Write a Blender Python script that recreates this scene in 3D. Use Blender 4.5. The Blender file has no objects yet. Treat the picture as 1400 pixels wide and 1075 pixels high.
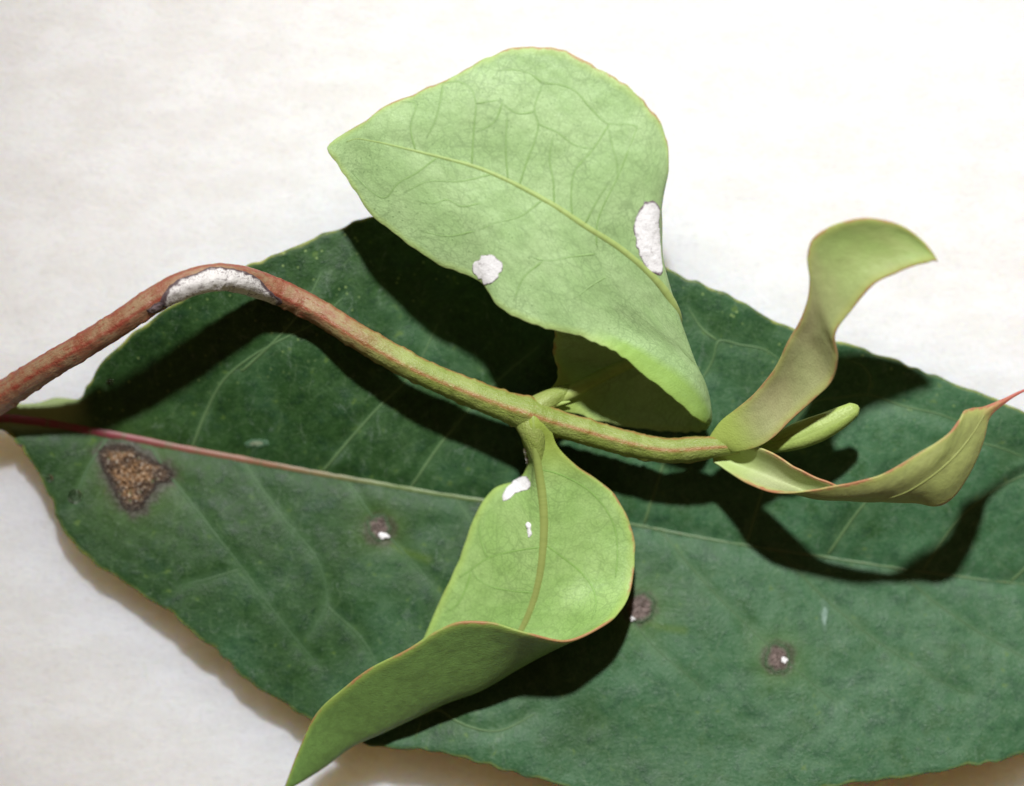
import bpy, math, random
import numpy as np
from mathutils import Vector

# ---------------------------------------------------------------- camera, world, light, exposure
# Work unit: 1 photo pixel at the paper plane = S metres (frame about 84 mm wide, a macro close-up).
S = 6.0e-5
CX, CY, D = 700.0, 537.5, 4500.0          # optical axis and camera height in work units
scene = bpy.context.scene
col = scene.collection

cam_data = bpy.data.cameras.new('camera')
cam_data.sensor_width = 36.0
cam_data.lens = 36.0 * D / 1400.0
cam_data.clip_start = 0.005
cam_data.clip_end = 20.0
cam_data.dof.use_dof = True
cam_data.dof.focus_distance = (D - 150.0) * S
cam_data.dof.aperture_fstop = 10.5
cam = bpy.data.objects.new('camera', cam_data)
cam.location = (0, 0, D * S)
col.objects.link(cam)
scene.camera = cam

world = bpy.data.worlds.new('World')
scene.world = world
world.use_nodes = True
bg = world.node_tree.nodes['Background']
bg.inputs['Color'].default_value = (1.0, 0.66, 0.36, 1)
bg.inputs['Strength'].default_value = 0.105

flash_data = bpy.data.lights.new('flash', 'SPOT')
flash_data.energy = 13.4
flash_data.color = (0.99, 0.988, 0.985)
flash_data.shadow_soft_size = 215 * S
flash_data.spot_size = math.radians(33)
flash_data.spot_blend = 1.0
flash = bpy.data.objects.new('flash', flash_data)
flash.location = (-90 * S, 4500 * S, 6000 * S)
aim = Vector((570 * S, -40 * S, 0))
flash.rotation_euler = (aim - flash.location).to_track_quat('-Z', 'Y').to_euler()
col.objects.link(flash)

scene.view_settings.view_transform = 'Standard'
scene.view_settings.look = 'None'
scene.view_settings.exposure = 0.0
scene.view_settings.gamma = 1.0
scene.render.engine = 'CYCLES'
scene.cycles.use_denoising = True
scene.cycles.max_bounces = 8
scene.cycles.transparent_max_bounces = 8

rng = np.random.default_rng(7)

# ---------------------------------------------------------------- geometry helpers
def world_of(uvz):
    """photo pixel (u, v) at height z -> world position in work units."""
    a = np.asarray(uvz, float)
    k = (D - a[..., 2]) / D
    return np.stack([(a[..., 0] - CX) * k, -(a[..., 1] - CY) * k, a[..., 2]], -1)

def hermite(P, knots, q):
    """non-uniform Catmull-Rom through P (n, ...) at parameters q."""
    P = np.asarray(P, float); n = len(P); h = np.diff(knots)
    d = (P[1:] - P[:-1]) / h.reshape((-1,) + (1,) * (P.ndim - 1))
    m = np.empty_like(P); m[0] = d[0]; m[-1] = d[-1]
    for i in range(1, n - 1):
        m[i] = (d[i] * h[i - 1] + d[i - 1] * h[i]) / (h[i] + h[i - 1])
    i = np.clip(np.searchsorted(knots, q, side='right') - 1, 0, n - 2)
    hh = h[i]; t = (q - knots[i]) / hh
    sh = (-1,) + (1,) * (P.ndim - 1)
    t = t.reshape(sh); hh = hh.reshape(sh)
    return ((2*t**3 - 3*t**2 + 1) * P[i] + (t**3 - 2*t**2 + t) * hh * m[i]
            + (-2*t**3 + 3*t**2) * P[i + 1] + (t**3 - t**2) * hh * m[i + 1])

def curve(points, n):
    P = np.asarray(points, float)
    k = np.concatenate([[0], np.cumsum(np.maximum(np.linalg.norm(np.diff(P[:, :3], axis=0), axis=1), 1e-3))])
    return hermite(P, k, np.linspace(0, k[-1], n))

def noise1(n, wavelength, seed):
    r = np.random.default_rng(seed); m = max(3, int(n / wavelength) + 3)
    v = r.uniform(-1, 1, m)
    return hermite(v, np.arange(m, dtype=float), np.linspace(0, m - 1.001, n))

class Noise2:
    def __init__(self, seed):
        self.g = np.random.default_rng(seed).uniform(-1, 1, (257, 257)); self.g[256] = self.g[0]; self.g[:, 256] = self.g[:, 0]
    def __call__(self, x, y):
        xi = np.floor(x).astype(int); yi = np.floor(y).astype(int)
        fx = x - xi; fy = y - yi
        fx = fx*fx*(3-2*fx); fy = fy*fy*(3-2*fy)
        xi %= 256; yi %= 256; g = self.g
        return (g[xi, yi]*(1-fx)*(1-fy) + g[xi+1, yi]*fx*(1-fy)
                + g[xi, yi+1]*(1-fx)*fy + g[xi+1, yi+1]*fx*fy)
NZ = Noise2(3); NZ2 = Noise2(11)

def fbm(x, y, oct=3):
    r = 0; a = 1.0
    for k in range(oct):
        r = r + a * NZ(x * 2**k + 17.3*k, y * 2**k - 9.1*k); a *= 0.5
    return r

def mesh_object(name, verts, quads, material, parent=None, attrs=None, smooth=True):
    me = bpy.data.meshes.new(name)
    verts = np.asarray(verts, np.float64) * S
    faces = quads if isinstance(quads, list) else quads.tolist()
    me.from_pydata(verts.tolist(), [], faces)
    if smooth:
        me.polygons.foreach_set('use_smooth', [True] * len(me.polygons))
    for k, v in (attrs or {}).items():
        v = np.asarray(v, np.float32)
        if v.ndim == 1:
            a = me.attributes.new(k, 'FLOAT', 'POINT'); a.data.foreach_set('value', v.ravel())
        else:
            a = me.attributes.new(k, 'FLOAT_VECTOR', 'POINT'); a.data.foreach_set('vector', v.ravel())
    me.materials.append(material)
    me.update()
    o = bpy.data.objects.new(name, me)
    col.objects.link(o)
    if parent is not None:
        o.parent = parent
    return o

def grid_faces(nr, nc, off=0, flip=False):
    i, j = np.meshgrid(np.arange(nr - 1), np.arange(nc - 1), indexing='ij')
    a = (i * nc + j).ravel() + off; b = a + 1; c = a + nc + 1; d = a + nc
    return np.stack([a, d, c, b] if flip else [a, b, c, d], -1)

def grid_normals(W):
    du = np.gradient(W, axis=0); dv = np.gradient(W, axis=1)
    n = np.cross(du, dv); l = np.linalg.norm(n, axis=-1, keepdims=True)
    n = n / np.maximum(l, 1e-9)
    return n

def seg_dist(pts, poly):
    """distance of 2-D pts (n,2) to a polyline."""
    best = np.full(len(pts), 1e9)
    for a, b in zip(poly[:-1], poly[1:]):
        a = np.asarray(a[:2], float); b = np.asarray(b[:2], float)
        ab = b - a; t = np.clip(((pts - a) @ ab) / max(ab @ ab, 1e-9), 0, 1)
        best = np.minimum(best, np.linalg.norm(pts - (a + t[:, None] * ab), axis=1))
    return best

class Blade:
    """A leaf blade: spline surface through a net of (u, v, z), made solid."""
    def __init__(self, rows, cols, nr, nc, thick, crenate=0.0, cren_len=8, seed=1, warp=None, wrinkle=0.0):
        net = np.asarray(rows, float)
        cols = np.asarray(cols, float)
        mid = net[:, len(cols) // 2]
        span = np.linalg.norm(np.diff(net, axis=0), axis=2).mean(axis=1)
        k = np.concatenate([[0], np.cumsum(np.maximum(span, 1.0))])
        self.tq = np.linspace(0, k[-1], nr)
        self.sq = np.sin(np.linspace(-1, 1, nc) * math.pi / 2) * 0.45 + np.linspace(-1, 1, nc) * 0.55
        A = hermite(net, k, self.tq)                             # nr, cols, 3
        U = hermite(np.swapaxes(A, 0, 1), cols, self.sq)          # nc, nr, 3
        U = np.swapaxes(U, 0, 1).copy()
        jm = int(np.argmin(abs(self.sq)))
        if crenate:
            for sgn, j, sd in ((-1, 0, seed), (1, nc - 1, seed + 50)):
                d = U[:, j] - U[:, jm]; l = np.linalg.norm(d, axis=1, keepdims=True)
                d = d / np.maximum(l, 1e-6)
                w = noise1(nr, cren_len, sd) * 0.7 + noise1(nr, cren_len * 3.1, sd + 9) * 0.8
                w = w * np.clip(l[:, 0] / 25, 0, 1) * crenate
                f = np.clip(sgn * self.sq, 0, 1) ** 5
                U += (w[:, None] * f[None, :])[..., None] * d[:, None, :]
        if warp is not None:
            U[..., 2] += warp(U, self.tq / k[-1], self.sq)
        if wrinkle:
            U[..., 2] += wrinkle * fbm(U[..., 0] / 38.0 + seed * 5, U[..., 1] / 38.0, 3)
        self.U = U; self.nr, self.nc, self.th, self.jm = nr, nc, thick, jm
        W = world_of(U); self.W = W
        self.N = grid_normals(W)
        arc = np.cumsum(np.concatenate([np.zeros((nr, 1)), np.linalg.norm(np.diff(W, axis=1), axis=2)], 1), 1)
        self.across = arc - arc[:, jm:jm + 1]
        along = np.concatenate([[0], np.cumsum(np.linalg.norm(np.diff(W[:, jm], axis=0), axis=1))])
        self.along = np.repeat(along[:, None], nc, 1)
        self.edge = np.minimum(arc, arc[:, -1:] - arc)
    def build(self, name, material, parent, extra=None, flat=None):
        nr, nc, h = self.nr, self.nc, self.th / 2
        e = np.clip(self.edge / (self.th * 1.2), 0, 1)
        hh = (h * (0.45 + 0.55 * np.sqrt(e)))[..., None]
        top = (self.W + self.N * hh).reshape(-1, 3); bot = (self.W - self.N * hh).reshape(-1, 3)
        n = nr * nc
        F = [grid_faces(nr, nc, 0), grid_faces(nr, nc, n, True)]
        idx = np.arange(n).reshape(nr, nc)
        loop = np.concatenate([idx[0, :-1], idx[:-1, -1], idx[-1, :0:-1], idx[:0:-1, 0]])
        nxt = np.roll(loop, -1)
        F.append(np.stack([loop, loop + n, nxt + n, nxt], -1))
        if flat is None:
            flat = np.stack([self.along, self.across, np.zeros_like(self.along)], -1)
        two = lambda a: np.concatenate([a, a])
        at = {'edge': two(self.edge.ravel()), 'flat': two(flat.reshape(-1, 3) / 100.0),
              'run': two((self.along / self.along.max()).ravel()),
              'face': np.concatenate([np.zeros(n), np.ones(n)])}
        for k, v in (extra or {}).items():
            at[k] = two(v.ravel())
        self.obj = mesh_object(name, np.concatenate([top, bot]), np.concatenate(F), material, parent, at)
        return self.obj
    def at(self, u, v, lo=0.0, hi=1.0):
        """surface point (world), camera-facing normal under a photo pixel."""
        i0, i1 = int(lo * (self.nr - 1)), int(hi * (self.nr - 1)) + 1
        U = self.U[i0:i1]
        C = U[::5, ::5]
        d = (C[..., 0] - u) ** 2 + (C[..., 1] - v) ** 2
        ci, cj = np.unravel_index(np.argmin(d), d.shape)
        a0, b0 = max(ci * 5 - 9, 0), max(cj * 5 - 9, 0)
        C = U[a0:a0 + 19, b0:b0 + 19]
        d = (C[..., 0] - u) ** 2 + (C[..., 1] - v) ** 2
        i, j = np.unravel_index(np.argmin(d), d.shape); i += a0; j += b0
        i = min(max(i, 1), U.shape[0] - 2); j = min(max(j, 1), U.shape[1] - 2)
        gi = (U[i + 1, j] - U[i - 1, j]) / 2; gj = (U[i, j + 1] - U[i, j - 1]) / 2
        M = np.array([[gi[0], gj[0]], [gi[1], gj[1]]])
        det = np.linalg.det(M)
        off = np.zeros(2)
        if abs(det) > 1e-3:
            off = np.clip(np.linalg.solve(M, np.array([u, v]) - U[i, j, :2]), -1.0, 1.0)
        p = U[i, j] + off[0] * gi + off[1] * gj
        n = self.N[i0 + i, j]
        n = n if n[2] >= 0 else -n
        return world_of(p), n

def tube(name, P, R, material, parent, sides=8, attrs=None, profile=None, up=None, cap=True):
    """tube along world points P with radius R per point (work units)."""
    P = np.asarray(P, float); R = np.broadcast_to(np.asarray(R, float), (len(P),))
    T = np.gradient(P, axis=0); T /= np.maximum(np.linalg.norm(T, axis=1, keepdims=True), 1e-9)
    upv = np.array([0, 0, 1.0]) if up is None else np.asarray(up, float)
    upv = np.broadcast_to(upv, P.shape)
    A = upv - (upv * T).sum(1, keepdims=True) * T
    A /= np.maximum(np.linalg.norm(A, axis=1, keepdims=True), 1e-9)
    B = np.cross(A, T)
    th = np.linspace(0, 2 * math.pi, sides, endpoint=False)
    rad = R[:, None] * np.ones(sides)[None] if profile is None else profile(R, th)
    V = P[:, None] + rad[..., None] * (np.cos(th)[None, :, None] * A[:, None] + np.sin(th)[None, :, None] * B[:, None])
    n = len(P)
    i, j = np.meshgrid(np.arange(n - 1), np.arange(sides), indexing='ij')
    jn = (j + 1) % sides
    F = np.stack([i*sides + j, i*sides + jn, (i+1)*sides + jn, (i+1)*sides + j], -1).reshape(-1, 4).tolist()
    if cap:
        F.append(list(range(sides))[::-1]); F.append([(n-1)*sides + q for q in range(sides)])
    o = mesh_object(name, V.reshape(-1, 3), F, material, parent, attrs)
    return o, V

def vein(blade, pts, r0, r1, material, parent, name='side_vein', lo=0.0, hi=1.0, n=None, sink=0.35, sides=6):
    pts = np.asarray(pts, float)
    length = np.linalg.norm(np.diff(pts, axis=0), axis=1).sum()
    c = curve(np.c_[pts, np.zeros(len(pts))], n or max(6, int(length / 5)))
    R = np.linspace(r0, r1, len(c)); R[0] *= .1; R[-1] *= .1; R[1] *= .7; R[-2] *= .6
    P = []; Nn = []
    for (u, v, _), r in zip(c, R):
        w, nn = blade.at(u, v, lo, hi)
        P.append(w + nn * (blade.th / 2 - r * sink)); Nn.append(nn)
    P = np.array(P)
    if len(P) > 6:                                             # take the lookup jitter out
        P[1:-1] = (P[:-2] + 2 * P[1:-1] + P[2:]) / 4
    t = np.linspace(0, 1, len(P))
    at = {'run': np.repeat(t, sides), 'flat': np.repeat(P / 100.0, sides, axis=0)}
    return tube(name, P, R, material, parent, sides, attrs=at, up=np.array(Nn))[0]

def patch(lookup, outline, height, material, parent, name, rough=1.0, lift=0.6, rings=26, seg=96, seed=0, jag=1.5, nscale=5.0, dome=0.6):
    """thin crust with an irregular outline lying on a surface."""
    pts = np.asarray(outline, float)
    loop = curve(np.c_[np.vstack([pts, pts[:1]]), np.zeros(len(pts) + 1)], seg + 1)[:-1, :2]
    c = loop.mean(0)
    jr = noise1(seg, 2.2, seed + 5) * jag
    d = loop - c; d /= np.maximum(np.linalg.norm(d, axis=1, keepdims=True), 1e-6)
    loop = loop + d * jr[:, None]
    V = []; RR = []; FL = []
    for k in range(rings + 1):
        f = (k / rings) ** 0.8
        for q in range(seg):
            u, v = c + (loop[q] - c) * f
            w, n = lookup(u, v)
            bump = fbm(np.array([u / nscale + seed * 3.3]), np.array([v / nscale]), 3)[0]
            hgt = lift + height * (1 - f ** 3) * dome + height * rough * 0.5 * bump * (1 - f ** 4)
            if k == rings: hgt = -1.5
            V.append(w + n * hgt); RR.append(f); FL.append((u / 100, v / 100, 0))
    n = rings + 1
    i, j = np.meshgrid(np.arange(n - 1), np.arange(seg), indexing='ij'); jn = (j + 1) % seg
    F = np.stack([i*seg + j, (i+1)*seg + j, (i+1)*seg + jn, i*seg + jn], -1).reshape(-1, 4)
    return mesh_object(name, np.array(V), F, material, parent, {'rad': np.array(RR), 'flat': np.array(FL)})

# ---------------------------------------------------------------- material helpers
class G:
    def __init__(self, name):
        self.m = bpy.data.materials.new(name); self.m.use_nodes = True
        self.nt = self.m.node_tree; self.b = self.nt.nodes['Principled BSDF']
    def n(self, typ, **kw):
        nd = self.nt.nodes.new(typ)
        for k, v in kw.items(): setattr(nd, k, v)
        return nd
    def put(self, sock, v):
        if hasattr(v, 'is_linked') or isinstance(v, bpy.types.NodeSocket): self.nt.links.new(v, sock)
        elif isinstance(v, (tuple, list)) and len(v) == 3 and sock.type == 'RGBA': sock.default_value = (*v, 1)
        else: sock.default_value = v
    def attr(self, name, out='Fac'):
        return self.n('ShaderNodeAttribute', attribute_name=name).outputs[out]
    def math(self, op, a, b=None, c=None, clamp=False):
        nd = self.n('ShaderNodeMath', operation=op, use_clamp=clamp)
        self.put(nd.inputs[0], a)
        if b is not None: self.put(nd.inputs[1], b)
        if c is not None: self.put(nd.inputs[2], c)
        return nd.outputs[0]
    def mix(self, fac, a, b, blend='MIX'):
        nd = self.n('ShaderNodeMix', data_type='RGBA', blend_type=blend)
        self.put(nd.inputs['Factor'], fac); self.put(nd.inputs[6], a); self.put(nd.inputs[7], b)
        return nd.outputs[2]
    def ss(self, x, a, b, lo=0.0, hi=1.0):
        nd = self.n('ShaderNodeMapRange', interpolation_type='SMOOTHSTEP')
        self.put(nd.inputs['Value'], x)
        nd.inputs['From Min'].default_value = a; nd.inputs['From Max'].default_value = b
        nd.inputs['To Min'].default_value = lo; nd.inputs['To Max'].default_value = hi
        return nd.outputs[0]
    def scale(self, vec, s):
        nd = self.n('ShaderNodeMapping'); self.put(nd.inputs['Vector'], vec)
        nd.inputs['Scale'].default_value = s; return nd.outputs[0]
    def noise(self, vec, scale, detail=3.0, rough=0.55, dist=0.0, color=False):
        nd = self.n('ShaderNodeTexNoise'); self.put(nd.inputs['Vector'], vec)
        nd.inputs['Scale'].default_value = scale; nd.inputs['Detail'].default_value = detail
        nd.inputs['Roughness'].default_value = rough; nd.inputs['Distortion'].default_value = dist
        return nd.outputs['Color' if color else 'Fac']
    def voro(self, vec, scale, feature='F1', rand=1.0):
        nd = self.n('ShaderNodeTexVoronoi', feature=feature); self.put(nd.inputs['Vector'], vec)
        nd.inputs['Scale'].default_value = scale; nd.inputs['Randomness'].default_value = rand
        return nd.outputs['Distance']
    def warp(self, vec, scale, amount):
        c = self.noise(vec, scale, 2, color=True)
        s = self.n('ShaderNodeVectorMath', operation='SUBTRACT'); self.put(s.inputs[0], c); s.inputs[1].default_value = (.5, .5, .5)
        m = self.n('ShaderNodeVectorMath', operation='SCALE'); self.put(m.inputs[0], s.outputs[0]); m.inputs['Scale'].default_value = amount
        a = self.n('ShaderNodeVectorMath', operation='ADD'); self.put(a.inputs[0], vec); self.put(a.inputs[1], m.outputs[0])
        return a.outputs[0]
    def bump(self, height, strength, dist_px):
        nd = self.n('ShaderNodeBump'); nd.inputs['Strength'].default_value = strength
        nd.inputs['Distance'].default_value = dist_px * S
        self.put(nd.inputs['Height'], height); self.put(self.b.inputs['Normal'], nd.outputs[0])
    def set(self, **kw):
        names = {'color': 'Base Color', 'rough': 'Roughness', 'spec': 'Specular IOR Level', 'sss': 'Subsurface Weight'}
        for k, v in kw.items(): self.put(self.b.inputs[names.get(k, k)], v)
        return self
    def radius(self, r, g, b):
        self.b.inputs['Subsurface Radius'].default_value = (1, g / r, b / r)
        self.b.inputs['Subsurface Scale'].default_value = r * S

# paper ------------------------------------------------------------------
g = G('white_paper')
tc = g.n('ShaderNodeTexCoord').outputs['Object']
pv = g.scale(tc, (1 / (100 * S),) * 3)                     # 1 = 100 work units
wide = g.noise(g.scale(pv, (0.5, 1.0, 1)), 2.0, 3, 0.6)
fib = g.noise(g.scale(pv, (0.8, 1.5, 1)), 5.5, 4, 0.7, 1.2)
fine = g.noise(pv, 15.0, 4, 0.75)
c = g.mix(g.ss(wide, .36, .66), (.742, .728, .712), (.795, .787, .780))
c = g.mix(g.ss(fib, .52, .70, 0, .40), c, (.64, .62, .60))
c = g.mix(g.ss(fine, .52, .70, 0, .42), c, (.60, .585, .57))
g.set(color=c, rough=.8, spec=.2, sss=.64)
g.radius(400, 270, 140)
g.bump(g.math('ADD', fib, g.math('MULTIPLY', fine, .8)), .45, 5.0)
M_PAPER = g.m

# young pale leaf ---------------------------------------------------------
def young(name, c1, c2, net=.5, dots=.6, red=1.0, red_w=3.2, rough=.5, blush=0.0, back=None, side=None, base=None, tip=None, roll=None, tipred=0, traced=False):
    g = G(name)
    fl = g.attr('flat', 'Vector'); edge = g.attr('edge'); run = g.attr('run')
    big = g.noise(fl, 1.6, 2, .55)
    med = g.noise(fl, 8.0, 3, .6)
    fine = g.noise(fl, 42.0, 2, .6)
    c = g.mix(g.ss(big, .35, .68), c1, c2)
    c = g.mix(g.ss(med, .42, .72, 0, .35), c, tuple(.80 * x for x in c1))
    c = g.mix(g.ss(fine, .40, .72, 0, .40), c, tuple(.70 * x for x in c1))
    c = g.mix(g.ss(fine, .42, .30, 0, .30), c, tuple(min(1, 1.22 * x) for x in c2))
    if tip is not None:
        c = g.mix(g.ss(run, .45, .85), c, tip)
    if back is not None:
        c = g.mix(g.attr('face'), c, g.mix(g.ss(med, .4, .7, 0, .6), back, tuple(.72 * x for x in back)))
    if net:
        n1 = g.ss(g.voro(g.warp(fl, 3.0, .20), 3.3, 'DISTANCE_TO_EDGE'), .010, .045, 1, 0)
        n2 = g.ss(g.voro(g.warp(fl, 8.0, .07), 9.0, 'DISTANCE_TO_EDGE'), .02, .08, 1, 0)
        patchy = g.ss(g.noise(fl, 1.3, 2), .42, .62)
        veins = g.math('MAXIMUM', g.math('MULTIPLY', n1, g.math('MULTIPLY_ADD', patchy, .16, .18)), g.math('MULTIPLY', n2, g.math('MULTIPLY_ADD', patchy, .16, .15)))
        c = g.mix(g.math('MULTIPLY', veins, net), c, tuple(.40 * x for x in c1))
    if traced:
        c = g.mix(g.math('MULTIPLY', g.ss(g.attr('vd'), .4, 2.6, .50, 0), g.ss(med, .3, .6, .6, 1)), c, tuple(.48 * x for x in c1))
    if dots:
        dv = g.ss(g.voro(fl, 15.0), .08, .20, 1, 0)
        sel = g.math('MULTIPLY', g.ss(g.noise(fl, 1.7, 2), .40, .58, .15, 1), g.ss(run, .45, .75, .3, 1))
        c = g.mix(g.math('MULTIPLY', g.math('MULTIPLY', dv, sel), dots), c, (.13, .21, .08))
    if blush:
        c = g.mix(g.ss(g.noise(fl, 1.4, 2), .35, .7, blush * .5, blush), c, (.40, .25, .18))
    c = g.mix(g.ss(edge, 2, 15, .40, 0), c, tuple(min(1, x * y) for x, y in zip(c2, (1.15, 1.05, .55))))
    if red:
        en = g.math('ADD', edge, g.math('MULTIPLY', g.math('SUBTRACT', g.noise(fl, 9, 2), .5), red_w * 2.2))
        rim = g.ss(en, red_w * .2, red_w * 1.5, red, 0)
        some = g.ss(g.noise(fl, 2.6, 3), .36, .58, .10, 1)
        if side is not None:
            sp_ = g.n('ShaderNodeSeparateXYZ'); g.put(sp_.inputs[0], fl)
            some = g.math('MULTIPLY', some, g.ss(g.math('MULTIPLY', sp_.outputs[1], side), -.2, .3, .12, 1))
        c = g.mix(g.math('MULTIPLY', rim, some), c, (.36, .15, .075))
    if tipred:
        c = g.mix(g.ss(run, .80, .93, 0, tipred), c, (.42, .10, .085))
    if roll is not None:
        c = g.mix(g.math('MULTIPLY', g.attr('roll'), .8), c, roll)
    if base is not None:
        c = g.mix(g.ss(run, .05, .17, 1.0, 0), c, base)
    g.set(color=c, rough=g.ss(fine, .3, .7, rough - .06, rough + .10), spec=.35)
    g.bump(g.math('ADD', g.math('MULTIPLY', fine, .6), med), .30, 3.0)
    return g.m
M_UPPER = young('pale_upper_leaf', (.300, .455, .190), (.355, .505, .235), net=1.0, dots=.85, red=.75, side=1.0, roll=(.245, .400, .075), base=(.300, .400, .090), traced=True)
M_LOWER = young('pale_lower_leaf', (.255, .415, .120), (.310, .465, .160), net=1.0, dots=.25, red=.85, red_w=2.9,
                back=(.150, .275, .070), base=(.265, .345, .062), side=1.0, traced=True)
M_SHOOT_A = young('olive_shoot_leaf', (.295, .350, .140), (.325, .375, .160), net=.45, dots=0, red=.7, blush=.26, red_w=2.8, tip=(.250, .400, .100), base=(.290, .370, .080))
M_SHOOT_B = young('bronze_shoot_leaf', (.360, .440, .200), (.390, .460, .230), net=.4, dots=0, red=.95, red_w=3.8, blush=.12,
                  back=(.295, .355, .105), base=(.36, .46, .16), tipred=.9)
M_BUD = young('bud_green', (.290, .390, .090), (.340, .440, .120), net=0, dots=0, red=0)

def vein_mat(name, c1, c2, rough=.5):
    g = G(name); fl = g.attr('flat', 'Vector'); run = g.attr('run')
    c = g.mix(run, c1, c2)
    c = g.mix(g.ss(g.noise(fl, 20, 3), .4, .7, 0, .4), c, tuple(.7 * x for x in c1))
    g.set(color=c, rough=rough, spec=.3)
    return g.m
M_MID_UP = vein_mat('upper_midrib', (.330, .400, .115), (.290, .420, .140))
M_VEIN_UP = vein_mat('upper_vein', (.230, .370, .125), (.270, .420, .160))
M_MID_LO = vein_mat('lower_midrib', (.270, .350, .085), (.260, .270, .090))
M_VEIN_LO = vein_mat('lower_vein', (.205, .360, .085), (.235, .410, .105))
M_RIB_A = vein_mat('olive_rib', (.300, .345, .115), (.255, .390, .110))
M_MID_SH = vein_mat('shoot_midrib', (.330, .390, .120), (.300, .330, .100))

# dark mature leaf ----------------------------------------------------------
g = G('dark_leaf')
fl = g.attr('flat', 'Vector'); edge = g.attr('edge'); vd = g.attr('vein'); halo = g.attr('halo')
big = g.noise(fl, 0.7, 2, .5); med = g.noise(fl, 5.5, 4, .70); spk = g.noise(fl, 21.0, 3, .7); tiny = g.noise(fl, 60, 1, .6)
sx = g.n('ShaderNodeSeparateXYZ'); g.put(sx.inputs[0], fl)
painted_sheen = g.math('ADD', g.math('MULTIPLY', sx.outputs[0], .045), g.math('MULTIPLY', sx.outputs[1], -.03))   # sheen painted into the leaf colour, paler towards the right and lower side
bl = g.ss(g.math('ADD', big, painted_sheen), .34, .84)
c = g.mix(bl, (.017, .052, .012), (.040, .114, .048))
hue = g.noise(fl, 2.4, 3, .6)
c = g.mix(g.ss(hue, .50, .70, 0, .6), c, (.025, .074, .017))
c = g.mix(g.ss(hue, .48, .32, 0, .5), c, (.019, .058, .029))
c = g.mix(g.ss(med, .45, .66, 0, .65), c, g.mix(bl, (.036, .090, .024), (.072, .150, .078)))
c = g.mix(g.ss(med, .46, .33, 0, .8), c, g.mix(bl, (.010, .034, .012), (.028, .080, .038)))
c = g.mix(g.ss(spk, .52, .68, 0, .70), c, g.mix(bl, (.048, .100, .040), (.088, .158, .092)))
c = g.mix(g.ss(spk, .44, .28, 0, .55), c, (.013, .042, .016))
scuff = g.noise(g.scale(fl, (1.6, 1.0, 1)), 3.1, 4, .75, .8)
c = g.mix(g.math('MULTIPLY', g.ss(scuff, .56, .72, 0, .55), g.ss(tiny, .40, .62)), c, (.165, .225, .175))
yel = g.noise(fl, 5.5, 2, .5)
c = g.mix(g.ss(yel, .66, .76, 0, .45), c, (.11, .18, .03))
dv = g.ss(g.voro(fl, 7.0), .08, .19, 1, 0)
dsel = g.math('MULTIPLY', g.math('MULTIPLY', g.ss(edge, 60, 200, 1, .08), g.ss(big, .36, .50)), g.ss(sx.outputs[1], -.8, .3, .12, 1))
c = g.mix(g.math('MULTIPLY', g.math('MULTIPLY', dv, dsel), .65), c, (.22, .32, .11))
net = g.ss(g.voro(g.warp(fl, 2.5, .25), 2.0, 'DISTANCE_TO_EDGE'), .004, .030, 1, 0)
c = g.mix(g.math('MULTIPLY', net, g.ss(scuff, .42, .62, .02, .22)), c, (.12, .20, .09))
c = g.mix(g.ss(vd, 1, 14, .30, 0), c, (.070, .145, .060))
c = g.mix(g.math('MULTIPLY', halo, .55), c, (.085, .150, .022))
c = g.mix(g.attr('scorch'), c, g.mix(g.ss(spk, .45, .6), (.040, .036, .024), (.085, .080, .062)))
lim = g.math('ADD', edge, g.math('MULTIPLY', g.math('SUBTRACT', med, .5), 9))
rimv = g.math('MULTIPLY', g.ss(lim, .5, 5.5, .95, 0), g.math('MULTIPLY', g.ss(hue, .36, .60, .25, 1), g.ss(sx.outputs[1], -1.5, .6, .45, 1)))
c = g.mix(rimv, c, (.27, .30, .075))
dust = g.ss(g.voro(g.warp(fl, 6, .05), 17.0), .05, .13, 1, 0)
c = g.mix(g.math('MULTIPLY', dust, g.ss(scuff, .47, .60, 0, .5)), c, (.20, .27, .21))
base = g.attr('run')
c = g.mix(g.math('MULTIPLY', g.ss(base, .060, .100, .85, 0), g.ss(sx.outputs[1], -.62, -.40)), c, (.24, .31, .12))
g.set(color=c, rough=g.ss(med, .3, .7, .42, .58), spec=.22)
g.bump(g.math('ADD', g.math('MULTIPLY', spk, .9), med), .40, 3.0)
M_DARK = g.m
M_VEIN_DK = vein_mat('dark_leaf_vein', (.100, .175, .070), (.072, .140, .056), .55)
M_VEIN_FAINT = vein_mat('faint_leaf_vein', (.066, .130, .054), (.056, .118, .052), .55)
g = G('dark_leaf_midrib'); run = g.attr('run'); fl = g.attr('flat', 'Vector')
c = g.mix(g.ss(run, .09, .22), (.215, .040, .055), (.230, .105, .060))
c = g.mix(g.ss(run, .20, .33), c, (.130, .190, .065))
c = g.mix(g.ss(run, .34, .55), c, (.080, .150, .062))
c = g.mix(g.ss(g.noise(fl, 14, 3), .45, .7, 0, .5), c, (.10, .12, .05))
g.set(color=c, rough=.45, spec=.4); M_MID_DK = g.m

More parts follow.
